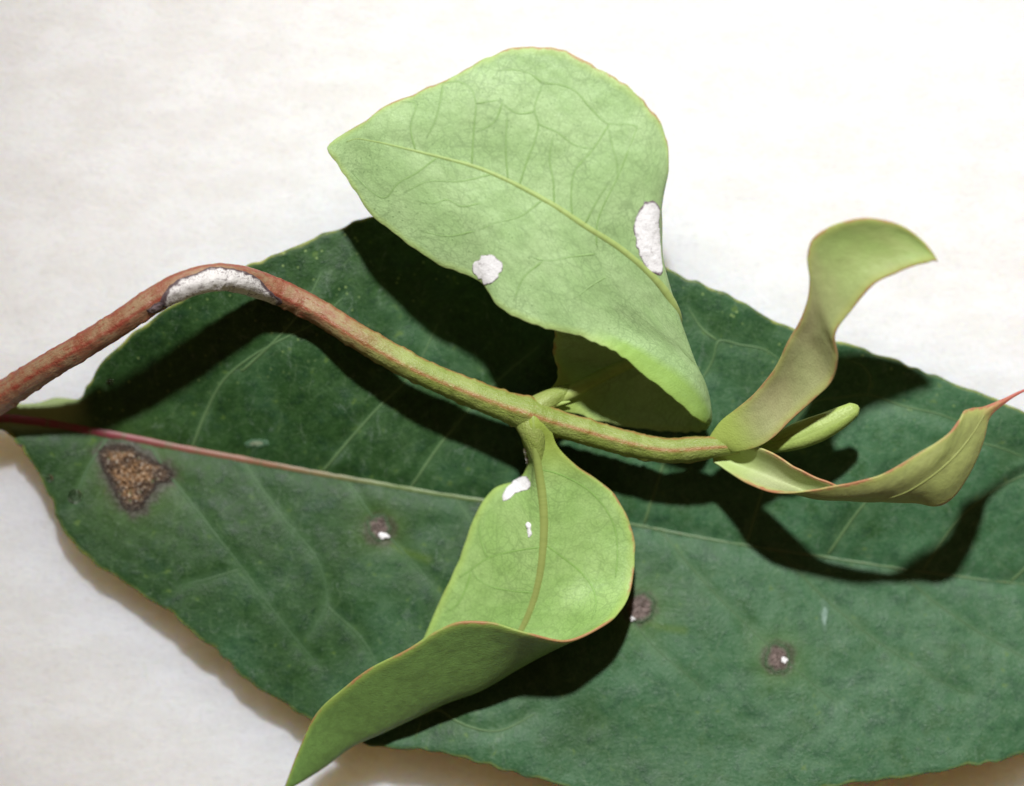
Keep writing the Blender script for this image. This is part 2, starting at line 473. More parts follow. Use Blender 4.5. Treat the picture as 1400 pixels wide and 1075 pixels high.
# stem --------------------------------------------------------------------
g = G('stem')
fl = g.attr('flat', 'Vector'); px = g.attr('px'); ridge = g.attr('ridge')
n1 = g.noise(fl, 3.5, 4, .6); n2 = g.noise(g.scale(fl, (1, 3, 3)), 9, 3, .6); n3 = g.noise(fl, 26, 3, .7)
green = g.mix(g.ss(n1, .38, .66), (.205, .268, .052), (.270, .330, .088))
brown = g.mix(g.ss(n1, .36, .62), (.255, .100, .052), (.310, .200, .110))
brown = g.mix(g.ss(n2, .52, .70, 0, .8), brown, (.240, .045, .025))
where = g.math('ADD', px, g.math('MULTIPLY', g.math('SUBTRACT', n1, .5), 1.6))
c = g.mix(g.ss(where, 4.2, 5.9), brown, green)
rmask = g.math('MULTIPLY', ridge, g.ss(n2, .28, .50, .35, 1))
rmask = g.math('MULTIPLY', ridge, g.ss(n2, .30, .52, .30, 1))
c = g.mix(g.math('MULTIPLY', rmask, .8), c, g.mix(g.ss(px, 3.6, 6.0), (.260, .035, .022), (.330, .120, .050)))
c = g.mix(g.ss(n3, .58, .72, 0, .40), c, (.36, .30, .14))
c = g.mix(g.ss(n3, .40, .30, 0, .25), c, (.13, .07, .03))
g.set(color=c, rough=g.ss(n3, .3, .7, .36, .52), spec=.45)
g.bump(g.math('ADD', n3, g.math('MULTIPLY', n2, .8)), .45, 4.0)
M_STEM = g.m

# crusts --------------------------------------------------------------------
def crust(name, rim_c, fleck=.5, body=(.80, .79, .79), rim_at=.80, streak=0):
    g = G(name); fl = g.attr('flat', 'Vector'); rad = g.attr('rad')
    n1 = g.noise(g.scale(fl, (1.0, 1.0, 1)), 14, 5, .65, .6); n2 = g.noise(fl, 40, 3, .7)
    c = g.mix(g.ss(n2, .36, .64), tuple(.86 * x for x in body), body)
    crack = g.ss(g.voro(g.warp(fl, 9, .10), 9.0, 'DISTANCE_TO_EDGE'), .015, .06, 1, 0)
    c = g.mix(g.math('MULTIPLY', g.math('MULTIPLY', crack, g.ss(n1, .50, .62)), fleck), c, (.16, .12, .14))
    c = g.mix(g.ss(n1, .62, .72, 0, fleck), c, (.22, .17, .19))
    if streak:
        st = g.noise(g.scale(g.warp(fl, 5, .06), (.9, 3.2, 1)), 11, 4, .7, .3)
        c = g.mix(g.ss(st, .56, .66, 0, streak), c, (.14, .10, .12))
        c = g.mix(g.math('MULTIPLY', g.ss(rad, .45, .85), g.ss(n2, .50, .60, 0, streak)), c, (.15, .11, .12))
    e = g.math('ADD', rad, g.math('MULTIPLY', g.math('SUBTRACT', n1, .5), .30))
    c = g.mix(g.ss(e, rim_at, rim_at + .09), c, rim_c)
    g.set(color=c, rough=.62, spec=.4)
    g.bump(g.math('ADD', n1, g.math('MULTIPLY', n2, .6)), .35, 3.0)
    return g.m
M_WHITE = crust('white_crust', (.12, .085, .10), .35, (.84, .835, .84), rim_at=.88, streak=.15)
M_WHITE_STEM = crust('white_stem_crust', (.085, .055, .060), .85, (.78, .76, .74), rim_at=.84, streak=.75)
g = G('brown_crust'); fl = g.attr('flat', 'Vector'); rad = g.attr('rad')
n1 = g.noise(fl, 7, 4, .6, .5); n2 = g.noise(fl, 28, 3, .7); n3 = g.voro(fl, 16)
c = g.mix(g.ss(g.math('SUBTRACT', n1, g.math('MULTIPLY', rad, .26)), .26, .46), (.075, .038, .018), (.350, .195, .085))
c = g.mix(g.ss(n2, .57, .66, 0, .9), c, (.70, .60, .47))
c = g.mix(g.ss(n2, .48, .38, 0, .95), c, (.035, .020, .014))
c = g.mix(g.ss(n3, .16, .26, .75, 0), c, (.55, .50, .42))
e = g.math('ADD', rad, g.math('MULTIPLY', g.math('SUBTRACT', n1, .5), .5))
c = g.mix(g.ss(e, .62, .96, 0, .92), c, g.mix(g.ss(n2, .5, .62), (.028, .020, .016), (.12, .10, .075)))
g.set(color=c, rough=g.ss(n2, .4, .65, .55, .22), spec=.7)
g.bump(g.math('ADD', n2, n1), 1.0, 6.0); M_BROWN = g.m
g = G('grey_spot'); fl = g.attr('flat', 'Vector'); rad = g.attr('rad')
n1 = g.noise(fl, 11, 4, .6); n2 = g.noise(fl, 36, 3, .7)
c = g.mix(g.ss(n1, .38, .62), (.085, .062, .050), (.190, .140, .125))
c = g.mix(g.ss(n2, .58, .70, 0, .6), c, (.40, .36, .36))
e = g.math('ADD', rad, g.math('MULTIPLY', g.math('SUBTRACT', n1, .5), .4))
c = g.mix(g.ss(e, .52, .98, 0, 1.0), c, (.045, .100, .038))
g.set(color=c, rough=.5, spec=.5); g.bump(g.math('ADD', n2, n1), .8, 4.0); M_SPOT = g.m
g = G('water'); g.set(color=(1, 1, 1), rough=.02); g.b.inputs['Transmission Weight'].default_value = 1.0
g.b.inputs['IOR'].default_value = 1.33; M_WATER = g.m

# ---------------------------------------------------------------- setting: the paper it lies on
n = 2
px_ = np.linspace(-3600, 3600, 61); py_ = np.linspace(-3000, 3000, 51)
GX, GY = np.meshgrid(px_, py_, indexing='ij')
PV = np.stack([GX, GY, -2.0 + 1.2 * NZ2(GX / 300 + 40, GY / 300 + 40)], -1)
paper = mesh_object('paper_sheet', PV.reshape(-1, 3), grid_faces(61, 51, 0, True), M_PAPER)
paper['kind'] = 'structure'
paper['label'] = 'white fibrous paper sheet lying under the sprig'

# ---------------------------------------------------------------- the sprig
sprig = bpy.data.objects.new('leafy_sprig', None)
sprig.empty_display_size = 0.01
sprig.location = (0, 0, 0)
col.objects.link(sprig)
sprig['label'] = 'cut leafy sprig with arched red-brown stem, pale young leaves and one dark spotted leaf'
sprig['category'] = 'sprig'

# --- stem
SP = [(-330,745,24,24),(-200,665,32,24),(-100,605,46,25),(-50,575,64,26),(0,544,90,22.5),(60,505,128,20.5),(110,475,154,19.5),
      (160,444.5,172,19.5),(205,414,183,20),(250,390,186,20.5),(290,379.5,178,20.5),(325,381,157,20.5),(357,390,130,20),
      (400,408,112,19.5),(443,431,109,18.8),(484,457,114,19),(525,481,112,19.5),(565,503,114,19),(606,521.5,112,19.5),
      (647,538.5,111,20.5),(688,554.5,111,22),(722,566,111,25),(755,577,110,20.5),(800,590,108,19.5),(857,606,108,19),
      (914,616,110,18.5),(955,613.5,113,18.5),(985,611,113,14),(1012,611,112,9),(1040,612,112,4)]
sp = curve(SP, 520)
SW = world_of(sp[:, :3]); SR = sp[:, 3] * (D - sp[:, 2]) / D
SIDES = 72
RIDGES = [(-0.12, .30), (1.15, .30), (2.6, .3), (-2.5, .3), (-1.4, .22)]
tub = [noise1(520, 2.6, 100 + k) for k in range(len(RIDGES))]
def ang(a, b): return (a - b + math.pi) % (2 * math.pi) - math.pi
def stem_profile(R, th):
    out = np.repeat(R[:, None], len(th), 1)
    tt = np.linspace(0, 1, len(R))[:, None]
    for k, (a, w) in enumerate(RIDGES):
        gk = np.exp(-(ang(th[None, :], a + 0.15 * np.sin(tt * 9 + k)) / w) ** 2)
        out += R[:, None] * gk * (.030 + .12 * np.clip(tub[k][:, None], 0, 1) ** 1.5)
    u = np.linspace(0, 520 * .55, len(R))[:, None]
    out += .45 * fbm(u + 0 * th[None], np.cos(th)[None] * 2 + 5 + 0 * u, 2)
    return out - R[:, None] * .03
th = np.linspace(0, 2 * math.pi, SIDES, endpoint=False)
tt = np.linspace(0, 1, 520)[:, None]
rm = np.zeros((520, SIDES))
for k, (a, w) in enumerate(RIDGES):
    rm = np.maximum(rm, np.exp(-(ang(th[None, :], a + 0.15 * np.sin(tt * 9 + k)) / (w * .55)) ** 2))
along = np.cumsum(np.r_[0, np.linalg.norm(np.diff(SW, axis=0), axis=1)])
fl_st = np.stack([np.repeat(along[:, None], SIDES, 1), 20 * np.cos(th)[None] + 0 * along[:, None], 20 * np.sin(th)[None] + 0 * along[:, None]], -1) / 100
stem, SV = tube('stem', SW, SR * .94, M_STEM, sprig, SIDES, profile=stem_profile,
                attrs={'flat': fl_st.reshape(-1, 3), 'px': np.repeat(sp[:, 0] / 100, SIDES), 'ridge': rm.ravel()})
stem['label'] = 'ridged stem, red-brown at the cut end and yellow-green towards the tip'
# camera-facing half of the stem as a lookup surface
cf = [q for q in range(SIDES) if ang(th[q], 0.0) > -1.45 and ang(th[q], 0.0) < 1.45]
SVc = SV[:, cf]
kf = D / (D - SVc[..., 2])
SU = np.stack([SVc[..., 0] * kf + CX, CY - SVc[..., 1] * kf], -1)
def stem_at(u, v):
    d = (SU[..., 0] - u) ** 2 + (SU[..., 1] - v) ** 2
    idx = np.argpartition(d.ravel(), 6)[:6]
    w = 1 / (d.ravel()[idx] + 1.0); w /= w.sum()
    p = (SVc.reshape(-1, 3)[idx] * w[:, None]).sum(0)
    ci = idx[0] // len(cf)
    nn = p - SW[ci]; nn /= np.linalg.norm(nn)
    return p, nn
c1 = lambda L, s, ox, oy: [(x / s + ox, y / s + oy) for x, y in L]
crust_outline = c1([(215,430),(250,350),(300,290),(400,230),(520,190),(600,155),(740,150),(880,170),(960,205),(1040,255),(1100,320),(1150,370),
                    (1215,430),(1190,455),(1090,420),(980,385),(860,355),(760,340),(640,358),(520,385),(400,425),(300,460),(240,470)], 5.833, 180, 340)
p_ = patch(stem_at, crust_outline, 1.0, M_WHITE_STEM, stem, 'white_crust', rough=.6, seg=150, rings=26, seed=2, jag=1.0, nscale=4.0)
p_['label'] = 'flaky white crust on the bend of the stem'
p_ = patch(stem_at, c1([(115,490),(150,470),(200,430),(250,430),(262,460),(225,495),(170,510),(130,512)], 5.833, 180, 340), 1.5,
      crust('dark_crust', (.05, .035, .04), .9, (.20, .15, .16), .7), stem, 'dark_crust', seg=60, rings=10, seed=4, jag=.8)

# --- dark mature leaf
def row5(T, M, B, tm=0.0, bm=0.0):
    T, M, B = map(np.array, (T, M, B)); a = (T + M) / 2.0; b = (B + M) / 2.0
    a = a + [0, 0, tm]; b = b + [0, 0, bm]
    return [T, a, M, b, B]
DR = [row5((-52,570,62),(-52,576,62),(-52,583,62)),
      row5((-10,561,46),(-12,574,50),(-16,586,52)),
      row5((25,552,32),(20,574,42),(5,592,50)),
      row5((72,546,26),(60,578,36),(21,606,49)),
      row5((110,545,30),(95,584,32),(38,623,48)),
      row5((122,526,44),(130,590,30),(58,658,46), -6),
      row5((149,487,62),(175,598,28),(72,690,47), -16),
      row5((208,435,78),(235,610,27),(88,728,48), -18),
      row5((270,393,82),(300,622,27),(144,779,48), -8, 2),
      row5((340,361,80),(370,635,28),(192,810,48), 10, 4),
      row5((402,339,76),(440,648,30),(240,844,50), 22, 4),
      row5((455,314,68),(510,660,32),(297,891,50), 16, 4),
      row5((510,297,62),(590,674,34),(345,935,50), 8, 4),
      row5((600,280,60),(670,686,36),(426,983,52), 6, 4),
      row5((690,282,58),(750,698,37),(505,1017,64), 6, 2),
      row5((780,302,58),(830,711,38),(610,1033,74), 6, 0),
      row5((850,332,58),(900,724,38),(705,1059,82), 6, 0),
      row5((911,366,58),(960,736,38),(800,1086,86), 6, 0),
      row5((985,400,58),(1020,746,38),(900,1096,88), 6, 0),
      row5((1086,450,56),(1110,759,36),(1020,1093,86), 6, 0),
      row5((1178,476,54),(1200,773,34),(1155,1074,82), 6, 0),
      row5((1270,509,52),(1290,786,32),(1285,1056,76), 6, 0),
      row5((1362,544,50),(1380,797,30),(1375,1037,70), 6, 0),
      row5((1450,586,46),(1465,806,28),(1460,1008,60), 4, 2),
      row5((1600,672,40),(1605,820,24),(1605,950,44), 2, 2),
      row5((1740,768,30),(1740,832,20),(1740,888,28)),
      row5((1838,836,18),(1842,841,18),(1838,846,18))]
mid_pts = [(-60,575),(-10,572),(40,575),(95,584),(130,590),(175,598),(235,610),(300,622),(370,635),(440,648),(510,660),(590,674),(670,686),(750,698),
           (830,711),(900,724),(960,736),(1020,746),(1110,759),(1200,773),(1290,786),(1380,797),(1465,806),(1605,820),(1740,832),(1835,841)]
mv = lambda x: float(np.interp(x, [p[0] for p in mid_pts], [p[1] for p in mid_pts]))
DV = [[(262,614),(280,568),(310,515),(345,487),(400,457),(436,438),(470,405)],
      [(330,508),(372,470),(400,440),(420,412),(440,372)],
      [(440,646),(470,610),(516,558),(560,515),(600,440)],
      [(560,668),(600,610),(660,540),(740,470)],
      [(700,690),(740,630),(800,550)],
      [(880,718),(905,640),(945,540),(975,490),(982,466),(1010,471),(1045,478),(1075,500)],
      [(982,466),(965,455),(940,420)],
      [(1020,744),(1050,650),(1085,580),(1115,548),(1148,544),(1186,540),(1232,555),(1286,567),(1330,585)],
      [(1186,540),(1189,514),(1178,500),(1155,492)],
      [(1130,760),(1180,690),(1240,630),(1290,605),(1360,610),(1400,625)],
      [(1260,780),(1320,700),(1400,650),(1470,640)],
      [(1380,796),(1450,735),(1540,700)],
      [(150,596),(120,640),(100,690)],
      [(200,604),(226,642),(280,712),(332,778),(385,850),(431,905)],
      [(330,778),(290,790),(250,800)],
      [(330,628),(380,700),(440,780),(446,828),(424,866)],
      [(446,828),(500,880),(530,950)],
      [(470,653),(520,720),(590,800),(640,880)],
      [(620,678),(680,770),(740,860),(760,930)],
      [(576,978),(600,970),(622,985),(680,1000),(735,975)],
      [(568,1012),(572,998),(576,978)],
      [(770,702),(830,800),(890,880),(960,940)],
      [(900,723),(980,815),(1070,900),(1140,960)],
      [(1060,751),(1140,830),(1240,905),(1320,950)],
      [(1220,776),(1300,840),(1400,900),(1460,930)],
      [(1400,799),(1470,845),(1560,880)]]
SPOTS = [(185, 655, 62), (520, 725, 34), (874, 832, 40), (1064, 900, 36)]
def dark_warp(U, t, s):
    p = U[..., :2].reshape(-1, 2)
    d = np.full(len(p), 1e9)
    for v in DV:
        c = curve(np.c_[np.array(v, float), np.zeros(len(v))], 14)[:, :2]
        d = np.minimum(d, seg_dist(p, c))
    dm = seg_dist(p, np.array(mid_pts))
    dark_warp.d = np.minimum(d, 60).reshape(U.shape[:2]); 
    z = -2.6 * np.exp(-(d / 13) ** 2) - 6.0 * np.exp(-(dm / 17) ** 2)
    z += 4.5 * fbm(p[:, 0] / 170, p[:, 1] / 170, 3) + 1.3 * fbm(p[:, 0] / 34 + 9, p[:, 1] / 34, 2)
    e = np.abs(s)[None, :] ** 8 * np.ones((U.shape[0], 1))
    z2 = z.reshape(U.shape[:2]) + e * 3.0 * noise1(U.shape[0], 22, 77)[:, None]
    return z2
dark = Blade(DR, [-1, -.5, 0, .5, 1], 520, 230, 6.0, crenate=3.4, cren_len=3.6, seed=21, warp=dark_warp)
pp = dark.U[..., :2]
halo = np.zeros(pp.shape[:2]); scorch = np.zeros(pp.shape[:2])
for (a, b, r) in SPOTS:
    halo = np.maximum(halo, np.exp(-(np.hypot(pp[..., 0] - a, pp[..., 1] - b) / r) ** 2) * .9)
for q in ([(528,740),(548,752),(585,765)], [(880,850),(905,858),(935,862)]):
    halo = np.maximum(halo, 1.0 * np.exp(-(seg_dist(pp.reshape(-1, 2), np.array(q, float)) / 6).reshape(halo.shape) ** 2))
brown = c1([(250,290),(300,240),(450,215),(600,235),(720,310),(850,380),(1000,450),(1065,530),(1030,610),(900,640),(860,720),(775,800),(745,895),
            (640,925),(520,870),(450,760),(390,640),(320,500),(280,380)], 7.676, 100, 580)
pf = pp.reshape(-1, 2)
nj = fbm(pf[:, 0] / 9, pf[:, 1] / 9, 2).reshape(scorch.shape)
db = seg_dist(pf, np.array(brown + brown[:1])).reshape(scorch.shape)
scorch = np.exp(-np.clip(db - 1 + 4 * nj, 0, None) ** 2 / 60.0) * .95
for (a, b, r) in SPOTS[1:]:
    dd = np.hypot(pp[..., 0] - a, pp[..., 1] - b) - 19
    scorch = np.maximum(scorch, np.exp(-np.clip(dd + 3 * nj, 0, None) ** 2 / 36.0) * .75)
flat_d = np.stack([dark.W[..., 0], dark.W[..., 1], 0 * dark.W[..., 0]], -1)
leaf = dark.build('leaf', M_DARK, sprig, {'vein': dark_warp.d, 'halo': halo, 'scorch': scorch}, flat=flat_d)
leaf['label'] = 'large dark green mature leaf with brown spots lying on the paper'
# midrib follows the groove
mr = np.interp(np.linspace(0, 1, 30), [0, .03, .12, .25, .4, .7, 1], [11, 10, 8.5, 6.5, 4.4, 2.8, 1.2])
def midrib(blade, pts, radii, material, parent, lo=0.0, hi=1.0, sink=.45, n=160, sides=12, start=None):
    c = curve(np.c_[np.array(pts, float), np.zeros(len(pts))], n)
    R = np.interp(np.linspace(0, 1, n), np.linspace(0, 1, len(radii)), radii)
    P = []; Nn = []
    for (u, v, _), r in zip(c, R):
        w, nn = blade.at(u, v, lo, hi); P.append(w + nn * (blade.th / 2 - r * sink)); Nn.append(nn)
    P = np.array(P)
    for _ in range(3): P[1:-1] = (P[:-2] + 2 * P[1:-1] + P[2:]) / 4
    at = {'run': np.repeat(np.linspace(0, 1, n), sides), 'flat': np.repeat(P / 100, sides, axis=0)}
    return tube('midrib', P, R, material, parent, sides, attrs=at, up=np.array(Nn))[0]
o = midrib(dark, mid_pts, mr, M_MID_DK, leaf, n=260, sink=.72)
o['label'] = 'midrib, magenta-red near the stalk and pale green further out'
for q, v in enumerate(DV):
    low = v[-1][1] > v[0][1]
    vein(dark, v, 2.6 if low else 2.9, 1.3 if low else 1.6, M_VEIN_FAINT if low else M_VEIN_DK, leaf, sink=.66 if low else .55)

# spots on the dark leaf
da = lambda u, v: (lambda w, n: (w + n * dark.th / 2, n))(*dark.at(u, v))
o = patch(da, brown, 5.0, M_BROWN, leaf, 'leaf_spot', rough=1.5, seg=120, rings=34, seed=5, jag=1.5, nscale=3.6)
o['label'] = 'large tan and dark brown dead spot with glittering crust'
def blob(cx, cy, rx, ry, seed, k=14):
    r = np.random.default_rng(seed).uniform(.85, 1.15, k)
    return [(cx + rx * r[i] * math.cos(2 * math.pi * i / k), cy + ry * r[i] * math.sin(2 * math.pi * i / k)) for i in range(k)]
for (cx, cy, rx, ry, sd, lab, wx, wy, wr, wr2) in (
        (518, 722, 18, 19, 31, 'small grey-brown leaf spot with a white lower edge', 525, 733, 9, 5),
        (875, 831, 21, 23, 32, 'round brown leaf spot half hidden by the lower young leaf', 864, 846, 4.5, 4),
        (1063, 899, 18, 24, 33, 'round grey-brown leaf spot alone on the right of the leaf', 1071, 903, 4.5, 4.5)):
    o = patch(da, blob(cx, cy, rx, ry, sd), 1.8, M_SPOT, leaf, 'leaf_spot', rough=1.6, seg=60, rings=16, seed=sd, jag=1.2, nscale=3.2)
    o['label'] = lab
    patch(lambda u, v: (lambda w, n: (w + n * 2.0, n))(*da(u, v)), blob(wx, wy, wr, wr2, sd + 9), 2.0, M_WHITE, leaf, 'white_fleck', seg=30, rings=8, seed=sd + 3, jag=1.4)
for q, (a, b, rx, ry) in enumerate(((1127, 842, 7, 24), (352, 605, 17, 6), (26, 611, 6, 5))):
    m_ = crust('scuff_%d' % q, (.06, .13, .07) if q < 2 else (.06, .05, .03), .5, ((.17, .27, .21), (.20, .25, .16), (.10, .03, .02))[q], .45)
    patch(da, blob(a, b, rx, ry, 60 + q), .8, m_, leaf, 'scuff_mark', seg=44, rings=8, seed=60 + q, jag=2.0)

# --- upper young leaf: curls over and back above its own base
def row6(A, M, B, A2=None, Am=None, Bm=None, dz=6.0):
    A, M, B = (np.array(x, float) for x in (A, M, B))
    A2 = A + (M - A) * .2 + [0, 0, dz * .5] if A2 is None else np.array(A2, float)
    Am = A + (M - A) * .6 + [0, 0, dz] if Am is None else np.array(Am, float)
    Bm = M + (B - M) * .5 + [0, 0, dz] if Bm is None else np.array(Bm, float)
    return [A, A2, Am, M, Bm, B]
UR = [row6((736,567,106),(731,560,110),(727,552,106), dz=0),
      row6((772,563,94),(778,538,97),(760,522,98), dz=-2),
      row6((828,577,68),(833,509,70),(757,480,96), dz=-5),
      row6((888,587,62),(878,488,80),(763,440,108), dz=-6),
      row6((934,590,66),(906,468,98),(800,400,118), dz=-5),
      row6((960,589,78),(921,452,122),(852,362,140), dz=-3),
      row6((969,581,97),(927,438,150),(898,322,168), A2=(970,568,103), Bm=(905,382,162), dz=2),
      row6((957,577,132),(920,416,172),(903,270,192), A2=(967,549,122), Am=(945,487,150), Bm=(902,338,186)),
      row6((925,548,162),(893,380,190),(914,222,206), A2=(948,517,148), Am=(913,454,169), Bm=(892,296,204)),
      row6((880,513,182),(851,343,202),(904,172,213), A2=(905,487,166), Am=(869,420,186)),
      row6((834,477,196),(801,311,210),(873,132,217), A2=(848,459,182), Am=(819,390,197)),
      row6((788,459,204),(752,279,213),(827,99,218), dz=2),
      row6((738,446,204),(700,251,212),(773,72,216), dz=3),
      row6((686,423,199),(654,231,210),(723,63,212)),
      row6((657,386,193),(610,218,207),(667,78,209)),
      row6((611,366,186),(570,208,203),(619,105,205)),
      row6((557,334,181),(534,199,199),(575,125,201), dz=4),
      row6((511,295,178),(506,193,193),(527,146,195), dz=2),
      row6((479,250,177),(483,191,186),(492,170,187), dz=0),
      row6((460,222,178),(463,200,180),(469,184,181), dz=0),
      row6((453,214,178),(452,203,179),(458,191,179), dz=0),
      row6((449,209,178),(448,203,178),(451,197,178), dz=0)]
upper = Blade(UR, [-1, -.8, -.4, 0, .5, 1], 440, 210, 5.0, crenate=2.2, cren_len=4.5, seed=5, wrinkle=1.1)
LO = .50
k2 = lambda L: c1(L, 2.688, 420, 40)
def snap(blade, veins, lo, hi, near=26):
    a = blade.U[int(lo * blade.nr):int(hi * blade.nr), blade.jm, :2]; out = []
    for v in veins:
        v = [tuple(p) for p in v]
        d = np.hypot(a[:, 0] - v[0][0], a[:, 1] - v[0][1])
        if d.min() < near: v[0] = tuple(a[d.argmin()])
        out.append(v)
    return out
def vein_field(blade, veins, lo, hi):
    i0, i1 = int(lo * blade.nr), int(hi * blade.nr)
    d = np.full((blade.nr, blade.nc), 60.0)
    p = blade.U[i0:i1, :, :2].reshape(-1, 2); b = np.full(len(p), 60.0)
    for v in veins:
        c = curve(np.c_[np.array(v, float), np.zeros(len(v))], max(8, 4 * len(v)))[:, :2]
        b = np.minimum(b, seg_dist(p, c))
    d[i0:i1] = b.reshape(i1 - i0, blade.nc)
    return d
UVEINS = [k2(v) for v in ([(615,480),(610,420),(615,340),(620,270),(600,215),(560,195),(500,200)], [(620,275),(680,265),(720,262)],
          [(790,560),(810,480),(840,400),(850,350),(835,300),(855,230),(865,200)], [(865,200),(820,165),(760,150),(700,155)],
          [(865,200),(930,205),(980,225),(1040,290),(1110,350),(1160,350),(1200,355),(1240,385),(1275,430),(1285,480)],
          [(835,305),(770,310),(730,285),(700,262)], [(1145,800),(1140,690),(1140,560),(1138,490),(1120,430),(1105,350)],
          [(1060,825),(980,835),(870,850),(820,835)], [(850,660),(780,690),(680,715),(630,740)], [(640,640),(560,650),(520,625),(470,640),(400,630)],
          [(480,480),(400,530),(330,570),(290,620),(220,580),(165,520)], [(960,715),(970,620),(985,520),(1060,430)],
          [(850,350),(920,380),(990,430),(1050,440)], [(500,200),(490,270),(470,340),(440,400)])]
UVEINS += [k2(v) for v in ([(690,520),(560,560),(440,560),(360,600)], [(740,555),(730,440),(735,310)], [(400,440),(380,360),(400,270),(350,270)],
           [(1000,745),(1060,640),(1110,560)], [(900,665),(905,560),(890,480),(905,390)], [(1110,350),(1060,430),(985,520)], [(620,740),(520,760),(420,740)],
           [(870,850),(790,920),(760,1000)], [(1180,900),(1080,920),(980,990)], [(1285,480),(1270,560),(1200,600),(1140,620)], [(720,262),(690,340),(620,380)])]
UVEINS = snap(upper, UVEINS, LO, 1.0)
tn = np.linspace(0, 1, upper.nr)[:, None]
roll = np.clip((-upper.sq[None, :] - .82) / .07, 0, 1) * np.clip((tn - .30) / .04, 0, 1) * np.clip((.56 - tn) / .06, 0, 1)
uleaf = upper.build('leaf', M_UPPER, sprig, {'roll': roll, 'vd': vein_field(upper, UVEINS, LO, 1.0)})
uleaf['label'] = 'pale green young leaf folded back over itself above the stem'
def axis_rib(blade, radii, material, parent, t0=0.0, t1=1.0, ramp=None, sides=12, step=2):
    i = np.arange(int(t0 * (blade.nr - 1)), int(t1 * (blade.nr - 1)) + 1, step)
    P = blade.W[i, blade.jm]; Nn = blade.N[i, blade.jm]
    k = i[-1] if ramp is None else int(ramp[2] * (blade.nr - 1))
    sgn = np.sign(blade.N[k, blade.jm, 2])
    R = np.interp(np.linspace(0, 1, len(i)), np.linspace(0, 1, len(radii)), radii)
    w = np.interp(i / (blade.nr - 1), ramp[:2], [0, 1])
    P = P + Nn * (sgn * w * (blade.th / 2 - R * .72))[:, None]
    for _ in range(3): P[1:-1] = (P[:-2] + 2 * P[1:-1] + P[2:]) / 4
    up = Nn * sgn
    at = {'run': np.repeat(np.linspace(0, 1, len(i)), sides), 'flat': np.repeat(P / 100, sides, axis=0)}
    return tube('midrib', P, R, material, parent, sides, attrs=at, up=up)[0]
axis_rib(upper, [9, 10, 9.5, 8.5, 7.5, 7, 6.6, 6.4, 6.2, 6, 5.6, 5, 4.4, 3.8, 3.2, 2.6, 2.0, 1.4, .8], M_MID_UP, uleaf, .0, .97, ramp=(.25, .42, .7))
for v in UVEINS:
    vein(upper, v, 2.6, 1.4, M_VEIN_UP, uleaf, lo=LO, sink=.74)
ua = lambda u, v: (lambda w, n: (w + n * upper.th / 2, n))(*upper.at(u, v, .36))
o = patch(ua, c1([(150,105),(180,98),(208,118),(210,150),(205,190),(225,240),(238,300),(236,350),(212,412),(185,400),(150,370),(130,320),(112,250),(106,200),(125,150)], 2.988, 830, 240),
          1.0, M_WHITE, uleaf, 'white_patch', rough=.7, seg=90, rings=22, seed=12, jag=2.0)
o['label'] = 'long white patch on the right edge of the blade'
o = patch(ua, c1([(608,862),(645,832),(695,832),(716,858),(712,896),(690,926),(664,942),(636,918),(610,896)], 2.688, 420, 40), 0.8, M_WHITE, uleaf, 'white_patch', rough=.5, seg=60, rings=14, seed=13, jag=2.2)
o['label'] = 'small round white patch near the lower edge of the blade'

# --- lower young leaf: trough with its right margin rolled over
def rowL(L, M, R, Lm=None, Rm=None, dz=3.0):
    L, M, R = (np.array(x, float) for x in (L, M, R))
    Lm = (L + M) / 2 + [0, 0, dz] if Lm is None else np.array(Lm, float)
    Rm = (R + M) / 2 + [0, 0, -dz] if Rm is None else np.array(Rm, float)
    return [L, Lm, M, Rm, R]
LR = [rowL((719,560,122),(728,556,127),(738,560,122), dz=0),
      rowL((711,581,121),(729,577,133),(752,583,122), dz=0),
      rowL((715,602,108),(731,604,126),(760,607,115)),
      rowL((723,634,88),(736,640,116),(794,641,108)),
      rowL((708,656,74),(740,668,110),(832,668,101)),
      rowL((674,670,68),(743,710,106),(859,712,99), dz=6),
      rowL((646,716,66),(741,755,101),(868,755,101), dz=7),
      rowL((629,764,64),(735,797,96),(865,800,109), dz=7),
      rowL((611,803,62),(724,835,90),(850,834,132), dz=6),
      rowL((593,843,60),(709,866,84),(820,858,150), Rm=(775,866,104)),
      rowL((577,878,58),(690,890,78),(778,876,166), Rm=(752,887,106)),
      rowL((560,905,57),(660,912,72),(722,866,176), Rm=(708,913,106)),
      rowL((540,930,56),(625,935,69),(660,850,180), Rm=(660,938,106)),
      rowL((520,950,56),(588,953,67),(612,856,177), Rm=(614,953,104)),
      rowL((500,968,57),(550,972,67),(558,888,166), Rm=(568,975,100)),
      rowL((478,990,58),(513,992,67),(505,914,150), Rm=(524,995,96)),
      rowL((455,1010,60),(476,1012,68),(465,944,132), Rm=(482,1014,86)),
      rowL((428,1035,62),(440,1040,68),(430,980,114), Rm=(443,1043,84)),
      rowL((402,1060,66),(410,1063,70),(407,1028,92), Rm=(413,1064,82)),
      rowL((386,1081,76),(387,1081,76),(388,1079,77), dz=0)]
lower = Blade(LR, [-1, -.5, 0, .5, 1], 300, 150, 5.0, crenate=1.3, cren_len=6, seed=9, wrinkle=1.0)
k5 = lambda L: c1(L, 2.087, 370, 560)
LVEINS = snap(lower, [k5(v) for v in ([(755,390),(690,405),(620,425),(570,460),(540,480)], [(770,380),(830,420),(880,460),(920,510),(930,560),(920,600)],
          [(760,520),(680,515),(600,490),(575,460)], [(752,170),(850,195),(930,250),(980,330),(990,420),(985,480)], 
          [(575,460),(555,520),(530,560),(500,580)], [(620,425),(600,360),(600,310)])], 0, .5)
